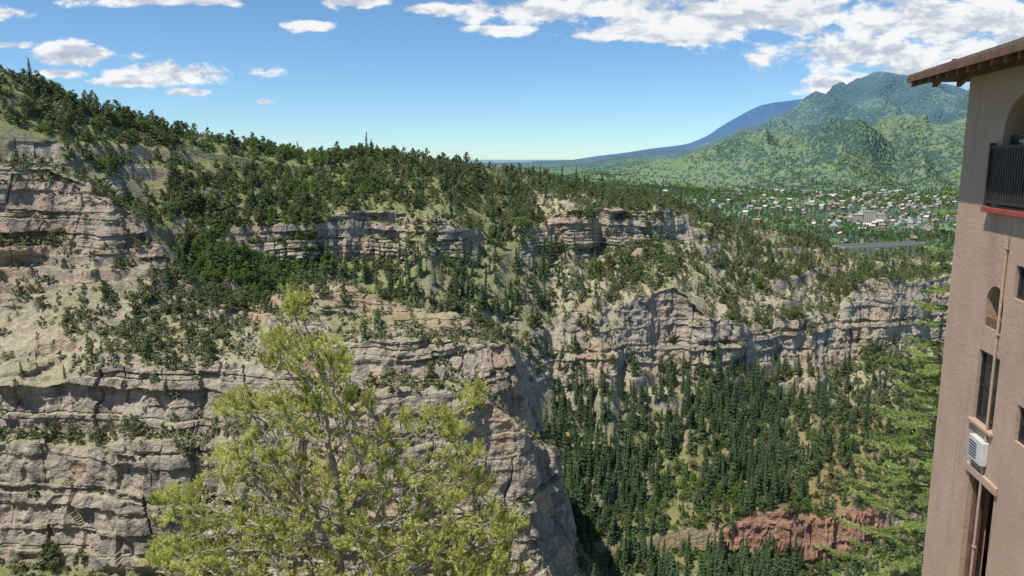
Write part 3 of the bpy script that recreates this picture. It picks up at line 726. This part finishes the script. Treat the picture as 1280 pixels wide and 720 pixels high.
v_, f_ = tube([[sp_, -.03, zt_], [sp_, -.03, -6], [sp_, -.03, ZB]], [.026]*3, 10); new_obj('down_pipe', np_mesh('dp', v_, f_, [M_st], True), bld)
for i, zz in enumerate((zt_-.2, -3.2, -5.3, -7.4)): lbox('pipe_bracket_%d' % i, sp_-.045, sp_+.045, -.06, -.002, zz-.015, zz+.015, M_st)
s0, s1, z0, z1 = dz[:4]; lbox('door_lintel', s0-.1, s1+.12, -.05, .1, z1+.003, z1+.16, M_st, .01)
lbox('door_post', s0+.003, s0+.13, .1, .25, ZB, z1-.003, M_wood)
# hip roof
OV = .92; pit = math.tan(math.radians(19)); x0, x1, y0, y1 = -OV, LEN+OV, -OV, DEP+TH+OV; hy = (y1-y0)/2; ze = ZT+.0
def roofz(ze_, th):
    zr_ = ze_+hy*pit
    return np.array([[x0, y0, ze_], [x1, y0, ze_], [x1, y1, ze_], [x0, y1, ze_], [x0+hy, (y0+y1)/2, zr_], [x1-hy, (y0+y1)/2, zr_]])
top = roofz(ze+.13, 0); bot = roofz(ze, 0); Vr = np.concatenate([top, bot])
bm = bmesh.new(); vs = [bm.verts.new(p) for p in Vr]
for f_ in ([0, 1, 5, 4], [1, 2, 5], [2, 3, 4, 5], [3, 0, 4]): bm.faces.new([vs[i] for i in f_])
for f_ in ([0, 1, 5, 4], [1, 2, 5], [2, 3, 4, 5], [3, 0, 4]): bm.faces.new([vs[i+6] for i in f_][::-1]).material_index = 1
for a_, b_ in ((0, 1), (1, 2), (2, 3), (3, 0)): bm.faces.new([vs[a_], vs[a_+6], vs[b_+6], vs[b_]]).material_index = 1
bmesh.ops.recalc_face_normals(bm, faces=bm.faces)
me = bpy.data.meshes.new('roof'); bm.to_mesh(me); bm.free(); me.materials.append(M_shg); me.materials.append(M_wood); new_obj('roof', me, bld)
for i in range(14):
    yy = y0+.02+i*.2; zz = ze+.13+(yy-y0)*pit; ins = (yy-y0)
    lbox('shingle_course_%d' % i, x0+ins+.0, x1-ins, yy, yy+.03, zz-.02, zz+.028, M_shg)
for i in range(14):
    xx = x0+.02+i*.2; zz = ze+.13+(xx-x0)*pit; ins = xx-x0
    lbox('shingle_end_course_%d' % i, xx, xx+.03, y0+ins+.035, y1-ins, zz-.02, zz+.028, M_shg)
x = x0+.1; i = 0
while x < x1-.1:
    v = np.array([[xx, yy, zz] for xx in (x, x+.09) for (yy, zz) in ((y0+.06, ze+.06*pit-.13), (y0+.06, ze+.06*pit-.004), (.15, ze+(OV+.15)*pit-.004), (.15, ze+(OV+.15)*pit-.17))])
    new_obj('rafter_tail_%d' % i, np_mesh('rt', v, [[0, 1, 2, 3], [7, 6, 5, 4], [0, 4, 5, 1], [1, 5, 6, 2], [2, 6, 7, 3], [3, 7, 4, 0]], [M_wood]), bld); x += .48; i += 1
y = y0+.5; i = 0
while y < 3:
    v = np.array([[xx, yy, zz] for yy in (y, y+.09) for (xx, zz) in ((x0+.06, ze+.06*pit-.13), (x0+.06, ze+.06*pit-.004), (.15, ze+(OV+.15)*pit-.004), (.15, ze+(OV+.15)*pit-.17))])
    new_obj('rafter_end_%d' % i, np_mesh('rt', v, [[0, 1, 2, 3], [7, 6, 5, 4], [0, 4, 5, 1], [1, 5, 6, 2], [2, 6, 7, 3], [3, 7, 4, 0]], [M_wood]), bld); y += .48; i += 1
lbox('wall_plate', -.02, LEN, -.03, TH, ZT+.002, ZT+.26, M_wood)

# ------------------------------------------------------------------ needle foliage builder
def needles(base, tip, nper, nlen, nwid, r, spread=.9):
    n = len(base); d = unit(tip-base)
    B = np.repeat(base, nper, 0); T = np.repeat(tip, nper, 0); D = np.repeat(d, nper, 0)
    k = r.random((n*nper, 1)); C = B+(T-B)*k
    rad = r.normal(size=(n*nper, 3)); rad -= (rad*D).sum(1, keepdims=True)*D; rad = unit(rad)
    nd = unit(D*r.uniform(.4, 1.0, (n*nper, 1))+rad*spread)
    side = unit(np.cross(nd, r.normal(size=nd.shape)))
    ln = nlen*r.uniform(.7, 1.2, (n*nper, 1)); wd = nwid*r.uniform(.8, 1.2, (n*nper, 1))
    V_ = np.stack([C-side*wd, C+side*wd, C+nd*ln+side*wd*.35, C+nd*ln-side*wd*.35], 1).reshape(-1, 3)
    return V_, np.arange(len(V_)).reshape(-1, 4)

# ---- foreground pinyon: space colonisation
r = np.random.default_rng(5)
lobes = [(370, 392, 18, 30), (352, 440, 32, 28), (402, 455, 44, 40), (300, 508, 38, 22), (385, 515, 66, 42), (545, 530, 58, 24), (594, 498, 24, 18), (470, 560, 50, 34),
 (330, 585, 74, 38), (450, 612, 98, 48), (560, 606, 64, 34), (235, 636, 52, 28), (340, 662, 108, 44), (500, 678, 118, 50), (616, 660, 50, 32), (430, 740, 200, 40), (250, 700, 72, 38), (600, 720, 64, 40), (570, 568, 40, 22), (445, 500, 24, 18)]
A = []
for (u, v, ru, rv) in lobes:
    nn = int(9+ru*rv/19)
    q = unit(r.normal(size=(nn, 3)))*r.random((nn, 1))**(1/2.4)
    dd = 9.2+q[:, 1]*min(1.5, ru*.017+.25)+r.normal()*.25
    for k in range(nn): A.append(W(u+q[k, 0]*ru, v+q[k, 2]*rv, dd[k]))
A = np.array(A)
x0_, y0_ = W(440, 720, 9.3)[:2]; gz = float(near_z(np.array(x0_), np.array(9.3)))
tb = np.array([x0_+.25, 9.3, gz-.3]); t1 = W(432, 680, 9.25)
nodes = [tb+(t1-tb)*k+np.array([.12*math.sin(k*5), .05*math.cos(k*4), 0]) for k in np.linspace(0, 1, 34)]; par = [-1]+list(range(33))
nodes = [np.array(p) for p in nodes]
alive = np.ones(len(A), bool); nd = np.full(len(A), 1e9); ni = np.zeros(len(A), int)
def upd(j0):
    Pn_ = np.array(nodes[j0:]); D_ = np.linalg.norm(A[:, None]-Pn_[None], axis=2); k = D_.argmin(1); dm = D_[np.arange(len(A)), k]
    b = dm < nd; nd[b] = dm[b]; ni[b] = k[b]+j0
upd(0); step = .075
for it in range(170):
    act = alive & (nd < 3.0)
    if not act.any(): break
    ids = ni[act]; dr = unit(A[act]-np.array(nodes)[ids]); acc = {}
    for i_, d_ in zip(ids, dr): acc.setdefault(int(i_), []).append(d_)
    j0 = len(nodes)
    for i_, ds in acc.items():
        g_ = unit(np.mean(ds, 0)+r.normal(size=3)*.2); nodes.append(nodes[i_]+g_*step); par.append(i_)
    upd(j0); alive &= nd > .12
    if len(nodes) > 9000: break
NP_ = np.array(nodes); par = np.array(par); nN = len(NP_)
ch = np.zeros(nN, int)
for i in range(1, nN): ch[par[i]] += 1
wgt = np.where(ch == 0, 1.0, 0.0)
depth_tip = np.zeros(nN, int)
for i in range(nN-1, 0, -1): wgt[par[i]] += wgt[i]; depth_tip[par[i]] = max(depth_tip[par[i]], depth_tip[i]+1)
rad = .0052*wgt**.46; rad = np.minimum(rad, .13)
m = MB(); K_ = 5; th = np.arange(K_)*2*np.pi/K_
for i in range(1, nN):
    a_, b_ = NP_[par[i]], NP_[i]; tg = unit(b_-a_); x_ = unit(np.cross(tg, [0.3, .2, 1.0])); y_ = np.cross(tg, x_)
    ring = np.cos(th)[:, None]*x_+np.sin(th)[:, None]*y_
    ra = rad[par[i]] if wgt[par[i]] < wgt[i]*2.2 else rad[i]*1.15
    m.add(np.concatenate([a_-tg*.01+ring*ra, b_+ring*rad[i]]), [(j, (j+1) % K_, K_+(j+1) % K_, K_+j) for j in range(K_)], 0)
pine = bpy.data.objects.new('pinyon_pine_tree', None); scene.collection.objects.link(pine)
M_bk2 = plain('grey_bark', (.34, .29, .24), .95, .4, 9, .8, .015)
sel = np.where(depth_tip <= 2)[0]; sel = sel[sel > 40]
gd = unit(NP_[sel]-NP_[par[sel]])
BS = []; TS = []
for rep in range(5):
    dd = unit(gd*.8+np.array([0, 0, .75])+r.normal(size=gd.shape)*.42)
    ln = r.uniform(.09, .21, (len(sel), 1)); BS.append(NP_[sel]); TS.append(NP_[sel]+dd*ln)
BS = np.concatenate(BS); TS = np.concatenate(TS)
NSH = len(BS)
keep = r.random(len(BS)) < min(1, 17000/len(BS)); BS, TS = BS[keep], TS[keep]
for b_, t_ in list(zip(BS, TS))[::3]:
    m.add(np.array([b_+[.003, 0, 0], b_-[.003, 0, 0], t_-[.0015, 0, 0], t_+[.0015, 0, 0]]), [(0, 1, 2, 3)], 0)
new_obj('trunk_and_limbs', m.mesh('pine_limbs', [M_bk2], True), pine)
V_, F_ = needles(BS, TS, 38, .032, .0048, r, .75)
M_ndl = leaf_mat('pinyon_needles', (.36, .38, .09), (.74, .72, .25), .38, 3.2, inst=False)
new_obj('needles', np_mesh('pine_needles', V_, F_, [M_ndl]), pine)

# ---- spruce behind the building corner
r = np.random.default_rng(9)
spr = bpy.data.objects.new('spruce_tree', None); scene.collection.objects.link(spr)
bx, by = 13.3, 22.3; ztop = -.4; gz = float(near_z(np.array(bx), np.array(by))); Hs = ztop-gz
m = MB(); m.add(*tube([[bx, by, gz-.5], [bx, by, gz+Hs*.5], [bx, by, ztop]], [.22, .12, .02], 8), 0)
BS = []; TS = []
z = gz+.8; w = 0
while z < ztop-.1:
    f = (z-gz)/Hs; Rr = 3.5*(1-f)**.7+.15; nb_ = 6
    for b_ in range(nb_):
        a_ = (b_+r.uniform(-.35, .35)+w*.4)*2*np.pi/nb_; L1 = Rr*r.uniform(.5, 1.12); o = np.array([math.cos(a_), math.sin(a_), 0])
        s_ = np.linspace(0, 1, 7); pts = np.array([bx, by, z])+o*(L1*s_)[:, None]+np.array([0, 0, 1.0])*((.12*s_-.42*s_**2+.36*s_**3)*L1)[:, None]
        m.add(*tube(pts, .028*(1-s_)+.006, 4), 0)
        sd = np.array([-o[1], o[0], 0]); ns = int(8+L1*17)
        for k in range(ns):
            q = r.uniform(.18, 1.0); j = min(5, int(q*6)); c = pts[j]+(pts[j+1]-pts[j])*(q*6-j)
            l2 = (.14+.30*(1-q))*min(1, L1/2)*r.uniform(.6, 1.2)
            dr = unit(o*.8+sd*r.choice([-1, 1])*r.uniform(.3, .8)+np.array([0, 0, r.uniform(-.3, .15)]))
            nseg = max(1, int(l2/.14))
            for q2 in range(nseg): BS.append(c+dr*l2*q2/nseg); TS.append(c+dr*l2*(q2+1)/nseg+r.normal(size=3)*.02)
        BS.append(pts[-2]); TS.append(pts[-1]+o*.08)
    z += r.uniform(.46, .64); w += 1
new_obj('trunk_and_boughs', m.mesh('spruce_wood', [M_bark]), spr)
BS = np.array(BS); TS = np.array(TS)
V_, F_ = needles(BS, TS, 22, .07, .013, r, .8)
M_spn = leaf_mat('spruce_needles', (.26, .35, .10), (.52, .60, .21), .4, 1.0, inst=False)
new_obj('needles', np_mesh('spruce_needles', V_, F_, [M_spn]), spr)

# ------------------------------------------------------------------ camera
cam = bpy.data.cameras.new('camera'); co = bpy.data.objects.new('camera', cam); scene.collection.objects.link(co)
cam.sensor_width = 36; cam.lens = F/1280*36; cam.clip_start = .1; cam.clip_end = 400000
co.location = (0, 0, 0); co.rotation_euler = (math.pi/2-PITCH, 0, 0); scene.camera = co

# ------------------------------------------------------------------ light
SAZ, SEL = math.radians(-122), math.radians(64)   # azimuth clockwise from +Y
sd = Vector((math.sin(SAZ)*math.cos(SEL), math.cos(SAZ)*math.cos(SEL), math.sin(SEL)))
su = bpy.data.lights.new('sun', 'SUN'); su.energy = 5.0; su.angle = math.radians(.5); su.color = (1, .955, .87)
so = bpy.data.objects.new('sun', su); scene.collection.objects.link(so); so.rotation_euler = sd.to_track_quat('Z', 'Y').to_euler()

t = NT('World', world=True); scene.world = t.m
sky = t.n('ShaderNodeTexSky', sky_type='NISHITA'); sky.sun_disc = False; sky.sun_elevation = SEL; sky.sun_rotation = SAZ
sky.altitude = 2000; sky.air_density = 1.0; sky.dust_density = .3; sky.ozone_density = 3.0
D = t.n('ShaderNodeTexCoord').outputs['Generated']
sep = t.n('ShaderNodeSeparateXYZ'); t.put(sep.inputs[0], D)
yy = t.math('MAXIMUM', sep.outputs[1], .05)
az = t.math('DIVIDE', sep.outputs[0], yy); el = t.math('DIVIDE', sep.outputs[2], yy)
cb = t.n('ShaderNodeCombineXYZ'); t.put(cb.inputs[0], az); t.put(cb.inputs[1], el); Q = cb.outputs[0]
clouds = [(100, 70, 62, 12), (75, 92, 32, 6), (215, 92, 82, 12), (165, 102, 50, 7), (8, 56, 28, 6), (235, 115, 26, 5), (385, 33, 26, 7), (200, 2, 80, 7), (435, 3, 44, 7), (8, 16, 26, 9),
 (535, 12, 34, 7), (645, 14, 70, 16), (628, 38, 46, 7), (760, 8, 64, 13), (900, 20, 145, 24), (775, 40, 62, 9), (860, 43, 84, 10), (1000, 8, 120, 26), (1180, 24, 150, 36), (1085, 68, 124, 22), (1030, 106, 40, 11), (1235, 70, 80, 30), (1150, 86, 84, 15), (330, 127, 12, 4)]
m_ = None
for (u, v, ru, rv) in clouds:
    p = W(u, v, 1.0); ln = t.vmath('LENGTH', t.vmath('MULTIPLY', t.vmath('SUBTRACT', Q, (p[0], p[2], 0)), (F/ru/1.25, F/rv/1.25, 0)))
    q = t.math('SUBTRACT', 1.0, ln); m_ = q if m_ is None else t.math('MAXIMUM', m_, q)
m_ = t.math('MAXIMUM', m_, -1.2)
Qs = t.vmath('MULTIPLY', Q, (1, 2.0, 1))
nb_ = t.noise(Qs, 15, 7, .62, .2); nb2 = t.noise(t.vmath('ADD', Qs, (-.006, .026, 0)), 15, 5, .6, .2)
dens = t.math('ADD', t.math('MULTIPLY', m_, 1.1), t.math('MULTIPLY', t.math('SUBTRACT', nb_, .47), 3.6))
alpha = t.sm(dens, .08, .6)
lit = t.math('ADD', .55, t.math('MULTIPLY', t.math('SUBTRACT', nb_, nb2), 6.0), clamp=True)
core = t.sm(dens, .5, 1.6)
shade = t.math('SUBTRACT', t.math('ADD', lit, .25), t.math('MULTIPLY', core, .4), clamp=True)
cc = t.mix(shade, (.46, .54, .66), (.98, .98, .98))
skyc = t.mix(1.0, sky.outputs[0], (.74, .94, 1.05), 'MULTIPLY')
b1 = t.n('ShaderNodeBackground'); t.put(b1.inputs[0], skyc); b1.inputs[1].default_value = .128
b2 = t.n('ShaderNodeBackground'); t.put(b2.inputs[0], cc); b2.inputs[1].default_value = .97
mx = t.n('ShaderNodeMixShader'); t.put(mx.inputs[0], t.math('MULTIPLY', alpha, .97)); t.t.links.new(b1.outputs[0], mx.inputs[1]); t.t.links.new(b2.outputs[0], mx.inputs[2])
o = t.n('ShaderNodeOutputWorld'); t.t.links.new(mx.outputs[0], o.inputs[0])
print('done', nN, NSH)
